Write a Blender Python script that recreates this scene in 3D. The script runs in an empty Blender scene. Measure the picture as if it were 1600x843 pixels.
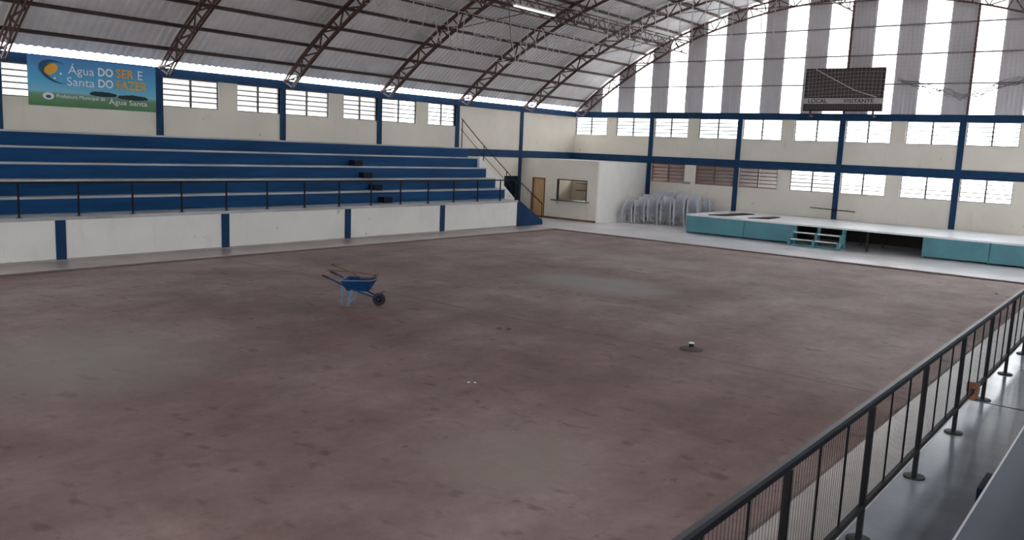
import bpy, bmesh, math, random
from mathutils import Vector, Matrix
random.seed(7)
C = bpy.context.scene.collection
sc = bpy.context.scene

# ------------------------------------------------------------------ camera
def make_camera():
    f, yaw, pitch, roll = 1288.76, math.radians(38.519), math.radians(8.424), math.radians(2.4576)
    fw = Vector((-math.sin(yaw) * math.cos(pitch), math.cos(yaw) * math.cos(pitch), -math.sin(pitch)))
    r = fw.cross(Vector((0, 0, 1))).normalized()
    u = r.cross(fw)
    r2 = math.cos(roll) * r + math.sin(roll) * u
    u2 = -math.sin(roll) * r + math.cos(roll) * u
    cd = bpy.data.cameras.new('camera')
    cd.sensor_width = 36
    cd.lens = f / 1600 * 36
    cd.clip_end = 500
    co = bpy.data.objects.new('camera', cd)
    C.objects.link(co)
    m = Matrix((r2, u2, -fw)).transposed().to_4x4()
    m.translation = (27.446, -39.753, 3.572)
    co.matrix_world = m
    sc.camera = co
make_camera()

# ------------------------------------------------------------------ light
world = bpy.data.worlds.new('sky')
sc.world = world
world.use_nodes = True
bg = world.node_tree.nodes['Background']
bg.inputs[0].default_value = (0.90, 0.95, 1.0, 1)
bg.inputs[1].default_value = 6.0
sc.view_settings.view_transform = 'Standard'
sc.view_settings.look = 'None'
sc.view_settings.gamma = 1
sc.view_settings.use_curve_mapping = False
sc.view_settings.exposure = 1.15
sc.cycles.max_bounces = 10
sc.cycles.diffuse_bounces = 6
sc.cycles.use_denoising = True

# ------------------------------------------------------------------ materials
MATS = {}
def nodes_of(name):
    m = bpy.data.materials.new(name)
    m.use_nodes = True
    MATS[name] = m
    return m, m.node_tree, m.node_tree.nodes['Principled BSDF']

def ramp_mix(nt, fac, c1, c2, p1=0.35, p2=0.65):
    r = nt.nodes.new('ShaderNodeValToRGB')
    r.color_ramp.elements[0].position = p1
    r.color_ramp.elements[1].position = p2
    r.color_ramp.elements[0].color = (*c1, 1)
    r.color_ramp.elements[1].color = (*c2, 1)
    nt.links.new(fac, r.inputs[0])
    return r.outputs[0]

def noise(nt, scale, detail=4, rough=0.6, stretch=None):
    tc = nt.nodes.new('ShaderNodeTexCoord')
    n = nt.nodes.new('ShaderNodeTexNoise')
    n.inputs['Scale'].default_value = scale
    n.inputs['Detail'].default_value = detail
    n.inputs['Roughness'].default_value = rough
    if stretch:
        mp = nt.nodes.new('ShaderNodeMapping')
        mp.inputs['Scale'].default_value = stretch
        nt.links.new(tc.outputs['Object'], mp.inputs[0])
        nt.links.new(mp.outputs[0], n.inputs['Vector'])
    else:
        nt.links.new(tc.outputs['Object'], n.inputs['Vector'])
    return n.outputs['Fac']

def mixc(nt, fac, a, b, mode='MIX'):
    n = nt.nodes.new('ShaderNodeMix')
    n.data_type = 'RGBA'
    n.blend_type = mode
    for s, v in ((0, fac), (6, a), (7, b)):
        if isinstance(v, (int, float)):
            n.inputs[s].default_value = v
        elif isinstance(v, tuple):
            n.inputs[s].default_value = (*v, 1)
        else:
            nt.links.new(v, n.inputs[s])
    return n.outputs[2]

def mat(name, col, rough=0.6, metal=0.0, var=0.15, scale=3.0, stretch=None, bump=0.0, spec=0.5):
    m, nt, b = nodes_of(name)
    c1 = tuple(max(0, c * (1 - var)) for c in col)
    c2 = tuple(min(1, c * (1 + var)) for c in col)
    fac = noise(nt, scale, stretch=stretch)
    nt.links.new(ramp_mix(nt, fac, c1, c2, 0.3, 0.7), b.inputs['Base Color'])
    b.inputs['Roughness'].default_value = rough
    b.inputs['Metallic'].default_value = metal
    b.inputs['Specular IOR Level'].default_value = spec
    if bump:
        bn = nt.nodes.new('ShaderNodeBump')
        bn.inputs['Strength'].default_value = bump
        bn.inputs['Distance'].default_value = 0.02
        nt.links.new(noise(nt, scale * 6), bn.inputs['Height'])
        nt.links.new(bn.outputs[0], b.inputs['Normal'])
    return m

def wall_mat(name, col, dirt):
    m, nt, b = nodes_of(name)
    base = ramp_mix(nt, noise(nt, 0.5, 5), tuple(c * 0.92 for c in col), tuple(min(1, c * 1.05) for c in col), 0.3, 0.7)
    streak = noise(nt, 2.2, 5, 0.65, (1, 1, 0.25))
    d1 = ramp_mix(nt, streak, (1, 1, 1), dirt, 0.58, 0.85)
    c = mixc(nt, 1.0, base, d1, 'MULTIPLY')
    spots = ramp_mix(nt, noise(nt, 3.5, 2, 0.4), (1, 1, 1), (0.55, 0.5, 0.45), 0.72, 0.76)
    c = mixc(nt, 0.6, c, spots, 'MULTIPLY')
    nt.links.new(c, b.inputs['Base Color'])
    b.inputs['Roughness'].default_value = 0.75
    return m

wall_mat('cream_wall', (0.74, 0.685, 0.60), (0.80, 0.76, 0.70))
wall_mat('white_wall', (0.80, 0.78, 0.74), (0.86, 0.83, 0.78))
mat('blue_paint', (0.011, 0.042, 0.105), 0.6, var=0.2, scale=1.5, spec=0.15)
mat('navy_paint', (0.004, 0.009, 0.024), 0.6, var=0.2, spec=0.15)
mat('bleacher_blue', (0.006, 0.052, 0.150), 0.6, spec=0.15, var=0.3, scale=0.8, stretch=(1, 0.35, 3))
mat('tread_grey', (0.42, 0.42, 0.42), 0.28, var=0.25, scale=1.2, stretch=(1, 0.4, 1))
mat('teal_paint', (0.10, 0.285, 0.335), 0.55, var=0.12, scale=1.2)
mat('deck_white', (0.80, 0.83, 0.85), 0.28, var=0.12, scale=0.8)
mat('concrete_apron', (0.40, 0.345, 0.325), 0.35, var=0.2, scale=0.7, bump=0.04)
mat('apron_pale', (0.64, 0.62, 0.62), 0.32, var=0.14, scale=0.6, bump=0.03)
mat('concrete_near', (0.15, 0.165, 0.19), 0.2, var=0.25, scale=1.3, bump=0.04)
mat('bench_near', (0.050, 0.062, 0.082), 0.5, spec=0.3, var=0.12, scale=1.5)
mat('curb', (0.16, 0.12, 0.11), 0.8)
mat('rust_steel', (0.095, 0.048, 0.040), 0.65, var=0.35, scale=2.0)
mat('purlin_steel', (0.06, 0.040, 0.038), 0.6, var=0.3, scale=2.0)
mat('black_steel', (0.006, 0.006, 0.007), 0.5, spec=0.2, var=0.3, scale=4)
mat('grey_steel', (0.22, 0.23, 0.25), 0.35, 0.3)
mat('rail_steel', (0.035, 0.036, 0.040), 0.35)
mat('window_steel', (0.10, 0.10, 0.11), 0.6)
mat('dark_window_steel', (0.10, 0.07, 0.07), 0.5)
mat('roof_sheet', (0.74, 0.73, 0.76), 0.55, 0.0, var=0.22, scale=0.35)
mat('gable_metal', (0.56, 0.55, 0.58), 0.55, 0.0, var=0.12, scale=0.6, stretch=(1, 1, 0.3))
mat('wood_door', (0.58, 0.36, 0.18), 0.5, var=0.15, scale=4, stretch=(4, 4, 0.4))
mat('wood_dark', (0.17, 0.085, 0.05), 0.6, var=0.3, scale=4)
mat('plastic_white', (0.58, 0.59, 0.64), 0.4, var=0.05)
mat('barrow_blue', (0.006, 0.045, 0.145), 0.55, spec=0.2, var=0.25)
mat('pale_blue', (0.13, 0.20, 0.30), 0.5)
mat('rubber', (0.02, 0.017, 0.018), 0.8)
mat('tool_wood', (0.16, 0.095, 0.07), 0.7, var=0.3)
mat('earth', (0.13, 0.08, 0.06), 0.9, var=0.4, scale=6)
mat('net_cord', (0.72, 0.70, 0.68), 0.8)
mat('lamp_white', (0.85, 0.85, 0.83), 0.4, var=0.03)
_m = mat('lamp_tube', (0.9, 0.9, 0.9), 0.4, var=0.02)
_b = _m.node_tree.nodes['Principled BSDF']
_b.inputs['Emission Color'].default_value = (1, 1, 0.97, 1)
_b.inputs['Emission Strength'].default_value = 0.6
mat('board_black', (0.030, 0.020, 0.022), 0.7, var=0.3, spec=0.15)
mat('board_strip', (0.42, 0.42, 0.42), 0.6)
mat('girt_steel', (0.20, 0.19, 0.19), 0.6)
mat('understage_shade', (0.035, 0.022, 0.02), 0.8)
mat('dimmer_wall', (0.42, 0.40, 0.37), 0.85, var=0.1, scale=0.4)
mat('dimmer_roof', (0.28, 0.12, 0.08), 0.85)
mat('black_print', (0.02, 0.02, 0.022), 0.7)
mat('white_print', (0.85, 0.86, 0.86), 0.6, var=0.02)
mat('orange_print', (0.80, 0.40, 0.04), 0.6, var=0.05)
mat('navy_print', (0.02, 0.08, 0.14), 0.6)
mat('tree_print', (0.01, 0.03, 0.04), 0.7)
mat('brick_outside', (0.19, 0.072, 0.045), 0.85, var=0.25, scale=2, bump=0.2)
mat('ground_outside', (0.52, 0.46, 0.40), 0.9, var=0.2, scale=0.5)
mat('rag_brown', (0.20, 0.085, 0.04), 0.9)
mat('kiosk_inside', (0.42, 0.37, 0.33), 0.8)
mat('dark_counter', (0.04, 0.04, 0.042), 0.4)

def court_mat():
    m, nt, b = nodes_of('court_dirt')
    N, L = nt.nodes, nt.links
    big = noise(nt, 0.16, 6, 0.62)
    c = ramp_mix(nt, big, (0.190, 0.122, 0.108), (0.330, 0.254, 0.236), 0.36, 0.64)
    med = noise(nt, 0.9, 6, 0.65, (1.0, 0.55, 1))
    c = mixc(nt, 0.9, c, ramp_mix(nt, med, (0.72, 0.68, 0.67), (1.18, 1.17, 1.16), 0.32, 0.68), 'MULTIPLY')
    fine = noise(nt, 7.0, 5, 0.7)
    c = mixc(nt, 0.7, c, ramp_mix(nt, fine, (0.84, 0.83, 0.82), (1.12, 1.12, 1.12), 0.3, 0.7), 'MULTIPLY')
    # dark scuffs
    sp = noise(nt, 2.3, 2, 0.5, (1.0, 1.6, 1))
    c = mixc(nt, 0.65, c, ramp_mix(nt, sp, (1, 1, 1), (0.52, 0.46, 0.45), 0.62, 0.74), 'MULTIPLY')
    sp2 = noise(nt, 4.6, 3, 0.55, (1.5, 0.8, 1))
    c = mixc(nt, 0.6, c, ramp_mix(nt, sp2, (1, 1, 1), (0.45, 0.40, 0.40), 0.66, 0.74), 'MULTIPLY')
    pale = noise(nt, 0.7, 4, 0.6, (0.5, 1.1, 1))
    c = mixc(nt, 0.6, c, ramp_mix(nt, pale, (1, 1, 1), (1.5, 1.5, 1.5), 0.58, 0.75), 'MULTIPLY')
    tc = N.new('ShaderNodeTexCoord')
    sx = N.new('ShaderNodeSeparateXYZ')
    L.new(tc.outputs['Object'], sx.inputs[0])
    def ma(op, a, bb=None, clamp=False):
        n = N.new('ShaderNodeMath'); n.operation = op; n.use_clamp = clamp
        for i, v in enumerate((a, bb)):
            if v is None: continue
            if isinstance(v, (int, float)): n.inputs[i].default_value = v
            else: L.new(v, n.inputs[i])
        return n.outputs[0]
    # worn halfway line: a dark seam in the slab
    dist = ma('ABSOLUTE', ma('ADD', sx.outputs[1], 26.05))
    seam = ma('SUBTRACT', 1.0, ma('DIVIDE', dist, 0.10), True)
    seam = ma('MULTIPLY', seam, ma('MULTIPLY', med, 0.9))
    c = mixc(nt, seam, c, (0.12, 0.08, 0.07))
    def patch(px, py, rx, ry, col, amt, soft):
        nonlocal c
        dx = ma('DIVIDE', ma('SUBTRACT', sx.outputs[0], px), rx)
        dy = ma('DIVIDE', ma('SUBTRACT', sx.outputs[1], py), ry)
        d = ma('SQRT', ma('ADD', ma('MULTIPLY', dx, dx), ma('MULTIPLY', dy, dy)))
        d = ma('ADD', d, ma('MULTIPLY', ma('SUBTRACT', med, 0.5), 1.1))
        f = ma('MULTIPLY', ma('DIVIDE', ma('SUBTRACT', 1.0, d), soft, True), amt)
        c = mixc(nt, f, c, col)
    patch(15.2, -20.6, 2.6, 1.7, (0.34, 0.315, 0.305), 0.75, 0.5)     # pale cement patches
    patch(21.7, -32.3, 1.2, 1.3, (0.29, 0.232, 0.20), 0.6, 0.4)
    patch(14.0, -34.0, 3.0, 2.2, (0.29, 0.262, 0.25), 0.7, 0.8)
    patch(12.0, -15.0, 4.5, 1.5, (0.32, 0.275, 0.26), 0.5, 0.8)
    patch(20.5, -29.0, 3.2, 1.3, (0.165, 0.108, 0.095), 0.6, 0.8)   # damp reddish earth
    patch(16.5, -26.5, 4.0, 0.9, (0.17, 0.11, 0.096), 0.5, 0.8)
    L.new(c, b.inputs['Base Color'])
    b.inputs['Roughness'].default_value = 0.7
    b.inputs['Specular IOR Level'].default_value = 0.3
    bn = N.new('ShaderNodeBump'); bn.inputs['Strength'].default_value = 0.12; bn.inputs['Distance'].default_value = 0.03
    L.new(fine, bn.inputs['Height']); L.new(bn.outputs[0], b.inputs['Normal'])
court_mat()

def glass_mat(name, frost, tint):
    m, nt, b = nodes_of(name)
    nt.nodes.remove(b)
    out = nt.nodes['Material Output']
    tr = nt.nodes.new('ShaderNodeBsdfTransparent'); tr.inputs[0].default_value = (*tint, 1)
    tl = nt.nodes.new('ShaderNodeBsdfTranslucent'); tl.inputs[0].default_value = (0.6, 0.6, 0.6, 1)
    gl = nt.nodes.new('ShaderNodeBsdfGlossy'); gl.inputs['Roughness'].default_value = 0.1
    gl.inputs[0].default_value = (0.8, 0.8, 0.8, 1)
    m1 = nt.nodes.new('ShaderNodeMixShader'); m1.inputs[0].default_value = frost
    m2 = nt.nodes.new('ShaderNodeMixShader'); m2.inputs[0].default_value = 0.06
    nt.links.new(tr.outputs[0], m1.inputs[1]); nt.links.new(tl.outputs[0], m1.inputs[2])
    nt.links.new(m1.outputs[0], m2.inputs[1]); nt.links.new(gl.outputs[0], m2.inputs[2])
    nt.links.new(m2.outputs[0], out.inputs[0])
glass_mat('pane_dim', 0.22, (0.50, 0.50, 0.50))  # tint darkened to cut the daylight so the glazing bars show
glass_mat('pane_bright', 0.22, (0.9, 0.9, 0.9))  # less tinted copy for the windows that shine pure white

def translucent_mat():
    m, nt, b = nodes_of('fibreglass')
    nt.nodes.remove(b)
    out = nt.nodes['Material Output']
    tl = nt.nodes.new('ShaderNodeBsdfTranslucent'); tl.inputs[0].default_value = (0.82, 0.82, 0.82, 1)
    df = nt.nodes.new('ShaderNodeBsdfDiffuse'); df.inputs[0].default_value = (0.75, 0.75, 0.75, 1)
    mx = nt.nodes.new('ShaderNodeMixShader'); mx.inputs[0].default_value = 0.25
    nt.links.new(ramp_mix(nt, noise(nt, 1.2), (0.72, 0.72, 0.72), (0.85, 0.85, 0.85)), tl.inputs[0])
    nt.links.new(tl.outputs[0], mx.inputs[1]); nt.links.new(df.outputs[0], mx.inputs[2])
    nt.links.new(mx.outputs[0], out.inputs[0])
translucent_mat()

def banner_mat():
    m, nt, b = nodes_of('banner_print')
    N, L = nt.nodes, nt.links
    tc = N.new('ShaderNodeTexCoord'); sx = N.new('ShaderNodeSeparateXYZ')
    L.new(tc.outputs['Object'], sx.inputs[0])
    r = N.new('ShaderNodeValToRGB')
    mr = N.new('ShaderNodeMapRange')
    mr.inputs[1].default_value = 4.23; mr.inputs[2].default_value = 5.72
    L.new(sx.outputs[2], mr.inputs[0]); L.new(mr.outputs[0], r.inputs[0])
    e = r.color_ramp.elements
    e[0].position = 0.0; e[0].color = (0.07, 0.19, 0.08, 1)
    e[1].position = 1.0; e[1].color = (0.07, 0.25, 0.55, 1)
    for p, c in ((0.20, (0.13, 0.28, 0.14)), (0.26, (0.18, 0.34, 0.28)), (0.30, (0.20, 0.55, 0.70)), (0.55, (0.09, 0.42, 0.72))):
        k = e.new(p); k.color = (*c, 1)
    L.new(r.outputs[0], b.inputs['Base Color'])
    b.inputs['Roughness'].default_value = 0.6
banner_mat()

def scoreboard_mat():
    m, nt, b = nodes_of('lamp_grid')
    N, L = nt.nodes, nt.links
    tc = N.new('ShaderNodeTexCoord'); mp = N.new('ShaderNodeMapping')
    mp.inputs['Rotation'].default_value = (math.pi / 2, 0, 0)
    L.new(tc.outputs['Object'], mp.inputs[0])
    br = N.new('ShaderNodeTexBrick')
    br.offset = 0.0
    br.inputs['Scale'].default_value = 1.0
    br.inputs['Brick Width'].default_value = 0.115
    br.inputs['Row Height'].default_value = 0.115
    br.inputs['Mortar Size'].default_value = 0.012
    br.inputs['Color1'].default_value = (0.020, 0.014, 0.015, 1)
    br.inputs['Color2'].default_value = (0.035, 0.022, 0.024, 1)
    br.inputs['Mortar'].default_value = (0.10, 0.075, 0.075, 1)
    L.new(mp.outputs[0], br.inputs[0])
    L.new(br.outputs[0], b.inputs['Base Color'])
    b.inputs['Roughness'].default_value = 0.5
scoreboard_mat()

# ------------------------------------------------------------------ mesh helpers
class MB:
    def __init__(self):
        self.v = []; self.f = []
    def quad(self, *pts):
        i = len(self.v); self.v += [tuple(p) for p in pts]; self.f.append(tuple(range(i, i + len(pts))))
        return self
    def box(self, x0, x1, y0, y1, z0, z1):
        i = len(self.v)
        self.v += [(x, y, z) for x in (x0, x1) for y in (y0, y1) for z in (z0, z1)]
        for q in ((0, 1, 3, 2), (4, 6, 7, 5), (0, 4, 5, 1), (2, 3, 7, 6), (0, 2, 6, 4), (1, 5, 7, 3)):
            self.f.append(tuple(i + k for k in q))
        return self
    def bar(self, a, b, w, h, up=(0, 0, 1)):
        a, b = Vector(a), Vector(b); d = (b - a).normalized(); up = Vector(up)
        s = d.cross(up)
        if s.length < 1e-4: s = d.cross(Vector((1, 0, 0)))
        s.normalize(); t = s.cross(d).normalized()
        i = len(self.v)
        for p in (a, b):
            for sx, sy in ((-1, -1), (1, -1), (1, 1), (-1, 1)):
                self.v.append(tuple(p + s * (sx * w / 2) + t * (sy * h / 2)))
        for q in ((0, 3, 2, 1), (4, 5, 6, 7), (0, 1, 5, 4), (1, 2, 6, 5), (2, 3, 7, 6), (3, 0, 4, 7)):
            self.f.append(tuple(i + k for k in q))
        return self
    def tube(self, pts, r, n=6, cap=True):
        pts = [Vector(p) for p in pts]
        rs = r if isinstance(r, (list, tuple)) else [r] * len(pts)
        rings = []
        for k, p in enumerate(pts):
            d = (pts[min(k + 1, len(pts) - 1)] - pts[max(k - 1, 0)]).normalized()
            ref = Vector((0, 0, 1)) if abs(d.z) < 0.9 else Vector((1, 0, 0))
            s = d.cross(ref).normalized(); t = s.cross(d)
            i = len(self.v)
            for j in range(n):
                a = 2 * math.pi * j / n
                self.v.append(tuple(p + (s * math.cos(a) + t * math.sin(a)) * rs[k]))
            rings.append(i)
        for k in range(len(rings) - 1):
            for j in range(n):
                a, b = rings[k] + j, rings[k] + (j + 1) % n
                c, d = rings[k + 1] + (j + 1) % n, rings[k + 1] + j
                self.f.append((a, d, c, b))
        if cap:
            self.f.append(tuple(rings[0] + j for j in range(n)))
            self.f.append(tuple(rings[-1] + n - 1 - j for j in range(n)))
        return self
    def lathe(self, prof, n=16, c=(0, 0, 0), axis='z'):
        base = len(self.v)
        for r, z in prof:
            for j in range(n):
                a = 2 * math.pi * j / n
                p = (r * math.cos(a), r * math.sin(a), z)
                if axis == 'x': p = (p[2], p[0], p[1])
                if axis == 'y': p = (p[1], p[2], p[0])
                self.v.append((p[0] + c[0], p[1] + c[1], p[2] + c[2]))
        for k in range(len(prof) - 1):
            for j in range(n):
                self.f.append((base + k * n + j, base + k * n + (j + 1) % n, base + (k + 1) * n + (j + 1) % n, base + (k + 1) * n + j))
        return self
    def prism(self, poly, depth):
        # poly: list of 3D points (planar), depth: extrusion vector
        n = len(poly); i = len(self.v); d = Vector(depth)
        self.v += [tuple(p) for p in poly] + [tuple(Vector(p) + d) for p in poly]
        self.f.append(tuple(i + k for k in range(n)))
        self.f.append(tuple(i + 2 * n - 1 - k for k in range(n)))
        for k in range(n):
            self.f.append((i + k, i + (k + 1) % n + 0, i + n + (k + 1) % n, i + n + k))
        return self
    def mesh(self, name, m, smooth=False):
        me = bpy.data.meshes.new(name)
        me.from_pydata(self.v, [], self.f)
        me.update()
        bm = bmesh.new(); bm.from_mesh(me)
        bmesh.ops.recalc_face_normals(bm, faces=bm.faces)
        bm.to_mesh(me); bm.free()
        if smooth:
            for p in me.polygons: p.use_smooth = True
        me.materials.append(MATS[m])
        return me
    def build(self, name, m, parent=None, smooth=False, loc=None):
        return link(name, self.mesh(name, m, smooth), parent, loc)

def link(name, data, parent=None, loc=None, rz=0.0):
    o = bpy.data.objects.new(name, data)
    C.objects.link(o)
    if parent: o.parent = parent
    if loc is not None: o.location = loc
    if rz: o.rotation_euler = (0, 0, rz)
    return o

def tag(o, label, cat=None, group=None, kind=None):
    o['label'] = label
    if cat: o['category'] = cat
    if group: o['group'] = group
    if kind: o['kind'] = kind
    return o

def thing(name, label, cat, loc=(0, 0, 0), rz=0.0, group=None):
    return tag(link(name, None, None, loc, rz), label, cat, group)

def copy_tree(o, parent=None):
    c = o.copy(); C.objects.link(c)
    if parent: c.parent = parent
    for ch in list(o.children): copy_tree(ch, c)
    return c

def text_part(s, name, m, parent, org, ux, uy, width, height, bold=0.0, depth=0.012, slant=0.0):
    cu = bpy.data.curves.new('lettering', 'FONT')
    cu.body = s; cu.offset = bold; cu.resolution_u = 3
    o = bpy.data.objects.new('lettering_tmp', cu); C.objects.link(o)
    dg = bpy.context.evaluated_depsgraph_get()
    me = bpy.data.meshes.new_from_object(o.evaluated_get(dg))
    bpy.data.objects.remove(o)
    xs = [v.co.x for v in me.vertices]; ys = [v.co.y for v in me.vertices]
    x0, x1, y0, y1 = min(xs), max(xs), min(ys), max(ys)
    org, ux, uy = Vector(org), Vector(ux), Vector(uy); n = ux.cross(uy)
    for v in me.vertices:
        a = (v.co.x - x0) / (x1 - x0) * width
        bq = (v.co.y - y0) / (y1 - y0) * height
        v.co = org + ux * (a + slant * bq) + uy * bq + n * 0.004
    me.materials.clear(); me.materials.append(MATS[m])
    return link(name, me, parent)

ORD = ['first', 'second', 'third', 'fourth', 'fifth', 'sixth', 'seventh', 'eighth', 'ninth', 'tenth', 'eleventh', 'twelfth']

# ------------------------------------------------------------------ building dimensions (metres)
W = 30.1            # clear width, bays of 5 m
YF = -50.0          # wall behind the camera
BAY = 5.0
ZB0, ZB1 = 5.46, 5.76      # top beam
ZM0, ZM1 = 3.07, 3.44      # middle beam
CX, CZ, RS = W / 2, -11.2, 22.7   # roof arc

def arch(x, R=RS):
    return CZ + math.sqrt(R * R - (x - CX) ** 2)

def wall_cells(mb, P, u0, u1, z0, z1, t0, t1, openings):
    us = sorted({u0, u1, *[o[0] for o in openings], *[o[1] for o in openings]})
    zs = sorted({z0, z1, *[o[2] for o in openings], *[o[3] for o in openings]})
    def solid(i, j):
        if i < 0 or j < 0 or i >= len(us) - 1 or j >= len(zs) - 1: return False
        uc, zc = (us[i] + us[i + 1]) / 2, (zs[j] + zs[j + 1]) / 2
        return not any(o[0] < uc < o[1] and o[2] < zc < o[3] for o in openings)
    for i in range(len(us) - 1):
        for j in range(len(zs) - 1):
            if not solid(i, j): continue
            a, b, c, d = us[i], us[i + 1], zs[j], zs[j + 1]
            for t in (t0, t1): mb.quad(P(a, t, c), P(b, t, c), P(b, t, d), P(a, t, d))
            if not solid(i - 1, j): mb.quad(P(a, t0, c), P(a, t1, c), P(a, t1, d), P(a, t0, d))
            if not solid(i + 1, j): mb.quad(P(b, t0, c), P(b, t1, c), P(b, t1, d), P(b, t0, d))
            if not solid(i, j - 1): mb.quad(P(a, t0, c), P(b, t0, c), P(b, t1, c), P(a, t1, c))
            if not solid(i, j + 1): mb.quad(P(a, t0, d), P(b, t0, d), P(b, t1, d), P(a, t1, d))
    return mb

# ------------------------------------------------------------------ ground outside and floors
tag(MB().quad((-120, -170, -0.35), (150, -170, -0.35), (150, 120, -0.35), (-120, 120, -0.35)).build('ground', 'ground_outside'),
    'pale bare ground outside the building', kind='structure')

XC0, XC1, YC1, YC0 = 5.43, 24.67, -9.03, -43.0
fl = MB().box(XC0, XC1, YC0, YC1, -0.3, -0.06).build('floor', 'court_dirt')
tag(fl, 'bare brown dirt and concrete court stripped of its surface', kind='structure')
for a in ((0, W, YC1, 0), (0, XC0, YF, YC1), (XC1, W, YF, YC1), (XC0, XC1, YF, YC0)):
    MB().box(a[0], a[1], a[2], a[3], -0.3, 0).build('apron', 'apron_pale' if a[3] == 0 else 'concrete_apron', fl)
# dark curb strip round the court edge
for a in ((XC0, XC0 + 0.05, YC0, YC1), (XC1 - 0.05, XC1, YC0, YC1), (XC0 + 0.05, XC1 - 0.05, YC1 - 0.05, YC1)):
    MB().box(a[0], a[1], a[2], a[3], -0.06, -0.012).build('curb', 'curb', fl)

# ------------------------------------------------------------------ windows
WIN_MESH = {}
def win_parts(w, h, m, pm='pane_dim'):
    key = (round(w, 3), round(h, 3), m, pm)
    if key in WIN_MESH: return WIN_MESH[key]
    fr = MB(); t = 0.035
    fr.box(0, w, -0.03, 0.03, 0, t).box(0, w, -0.03, 0.03, h - t, h)
    fr.box(0, t, -0.03, 0.03, t, h - t).box(w - t, w, -0.03, 0.03, t, h - t)
    mu = MB().box(w / 2 - 0.035, w / 2 + 0.035, -0.03, 0.03, t, h - t)
    pw = w / 2 - 0.035 - t; ph = (h - 2 * t) / 5
    bar = MB().box(0, pw, -0.02, 0.02, -0.018, 0.018)
    # hinged pane, tilted a little open
    a = math.radians(12); d = ph / 2 - 0.012
    pane = MB().prism([(0.01, -math.sin(a) * d, -math.cos(a) * d), (pw - 0.01, -math.sin(a) * d, -math.cos(a) * d),
                       (pw - 0.01, math.sin(a) * d, math.cos(a) * d), (0.01, math.sin(a) * d, math.cos(a) * d)], (0, 0.005, 0))
    r = (fr.mesh('frame', m), mu.mesh('mullion', m), bar.mesh('glazing_bar', m), pane.mesh('pane', pm), t, pw, ph)
    WIN_MESH[key] = r
    return r
NWIN = [0]
def window(loc, rz, w, h, label, m='window_steel', pm='pane_dim'):
    NWIN[0] += 1
    o = tag(link('window_%d' % NWIN[0], None, None, loc, rz), label, kind='structure')
    fr, mu, bar, pane, t, pw, ph = win_parts(w, h, m, pm)
    link('frame', fr, o); link('mullion', mu, o)
    for c in range(2):
        x = t if c == 0 else w / 2 + 0.035
        for r in range(5):
            link('pane', pane, o, (x, 0, t + (r + 0.5) * ph))
            if r: link('glazing_bar', bar, o, (x, 0, t + r * ph))
    return o

# left wall: u = y
def PL(u, t, z): return (t, u, z)
def PB(u, t, z): return (u, t, z)
left_open = []; right_open = []
k = 0
for b in range(10):
    y0 = YF + b * BAY
    for a, e in ((0.14, 2.27), (3.02, 4.88)):
        right_open.append((y0 + a, y0 + e, 4.47, ZB0))
        if y0 + a > -10: continue
        left_open.append((y0 + a, y0 + e, 4.47, ZB0))
LDOOR = (-6.25, -5.12, 0.0, 2.10)
wl = wall_cells(MB(), PL, YF, 0.0, 0, ZB0, 0.0, -0.2, left_open + [LDOOR]).build('wall_left', 'cream_wall')
tag(wl, 'long cream block wall behind the far bleachers with blue posts', kind='structure')
names_left = {}
vis = [o for o in left_open if o[1] > -30.0]
for i, o in enumerate(left_open):
    j = len(left_open) - 1 - i
    lab = '%s window from the staircase along the high row above the far bleachers' % ORD[j] if j < 12 else 'high bleacher window near the camera end of the long left wall, number %d' % j
    if o[1] > -36:
        window((-0.10, o[0], o[2]), math.pi / 2, o[1] - o[0], o[3] - o[2], lab)
for b in range(1, 11):
    y = -b * BAY
    MB().box(-0.2, 0.05, y - 0.12, y + 0.12, 0, ZB0).build('post', 'blue_paint', wl)
MB().box(-0.2, 0.07, YF, 0.0, ZB0, ZB1).build('beam', 'blue_paint', wl)
MB().box(-0.2, 0.06, YF, 0.0, ZM0, ZM1).build('beam', 'blue_paint', wl)

wr = wall_cells(MB(), PL, YF, 0.0, 0, ZB0, W, W + 0.2, right_open).build('wall_right', 'cream_wall')
tag(wr, 'cream wall behind the near bleachers on the camera side', kind='structure')
for b in range(1, 11):
    MB().box(W - 0.05, W + 0.2, -b * BAY - 0.12, -b * BAY + 0.12, 0, ZB0).build('post', 'blue_paint', wr)
MB().box(W - 0.07, W + 0.2, YF, 0.0, ZB0, ZB1).build('beam', 'blue_paint', wr)

# back wall
up_open, low_open = [], []
for b in range(6):
    x0 = b * BAY
    for a, e in ((0.14, 2.12), (2.75, 4.86)):
        up_open.append((x0 + (0.02 if (b == 0 and a < 1) else a), x0 + e, 4.47, ZB0))
        if b or a < 1: low_open.append((x0 + a, x0 + e, 2.10, ZM0 if b else 2.65))  # corner bay gets an added unseen opening to light the kiosk inside
wb = wall_cells(MB(), PB, -0.2, W + 0.2, 0, ZB0, 0.0, 0.2, up_open + low_open).build('wall_back', 'cream_wall')
tag(wb, 'cream end wall behind the teal stage with blue posts and beams', kind='structure')
for i, o in enumerate(up_open):
    window((o[0], 0.10, o[2]), 0, o[1] - o[0], o[3] - o[2], '%s upper window of the end wall counting from the far left corner' % ORD[i], 'window_steel', 'pane_bright' if i > 3 else 'pane_dim')
for i, o in enumerate(low_open[1:]):
    window((o[0], 0.10, o[2]), 0, o[1] - o[0], o[3] - o[2],
           '%s lower window of the end wall counting from the corner kiosk' % ORD[i], 'dark_window_steel' if i < 3 else 'window_steel', 'pane_bright' if i > 3 else 'pane_dim')
for b in range(1, 6):
    MB().box(b * BAY - 0.12, b * BAY + 0.12, -0.05, 0.2, 0, ZB0).build('post', 'blue_paint', wb)
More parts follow.
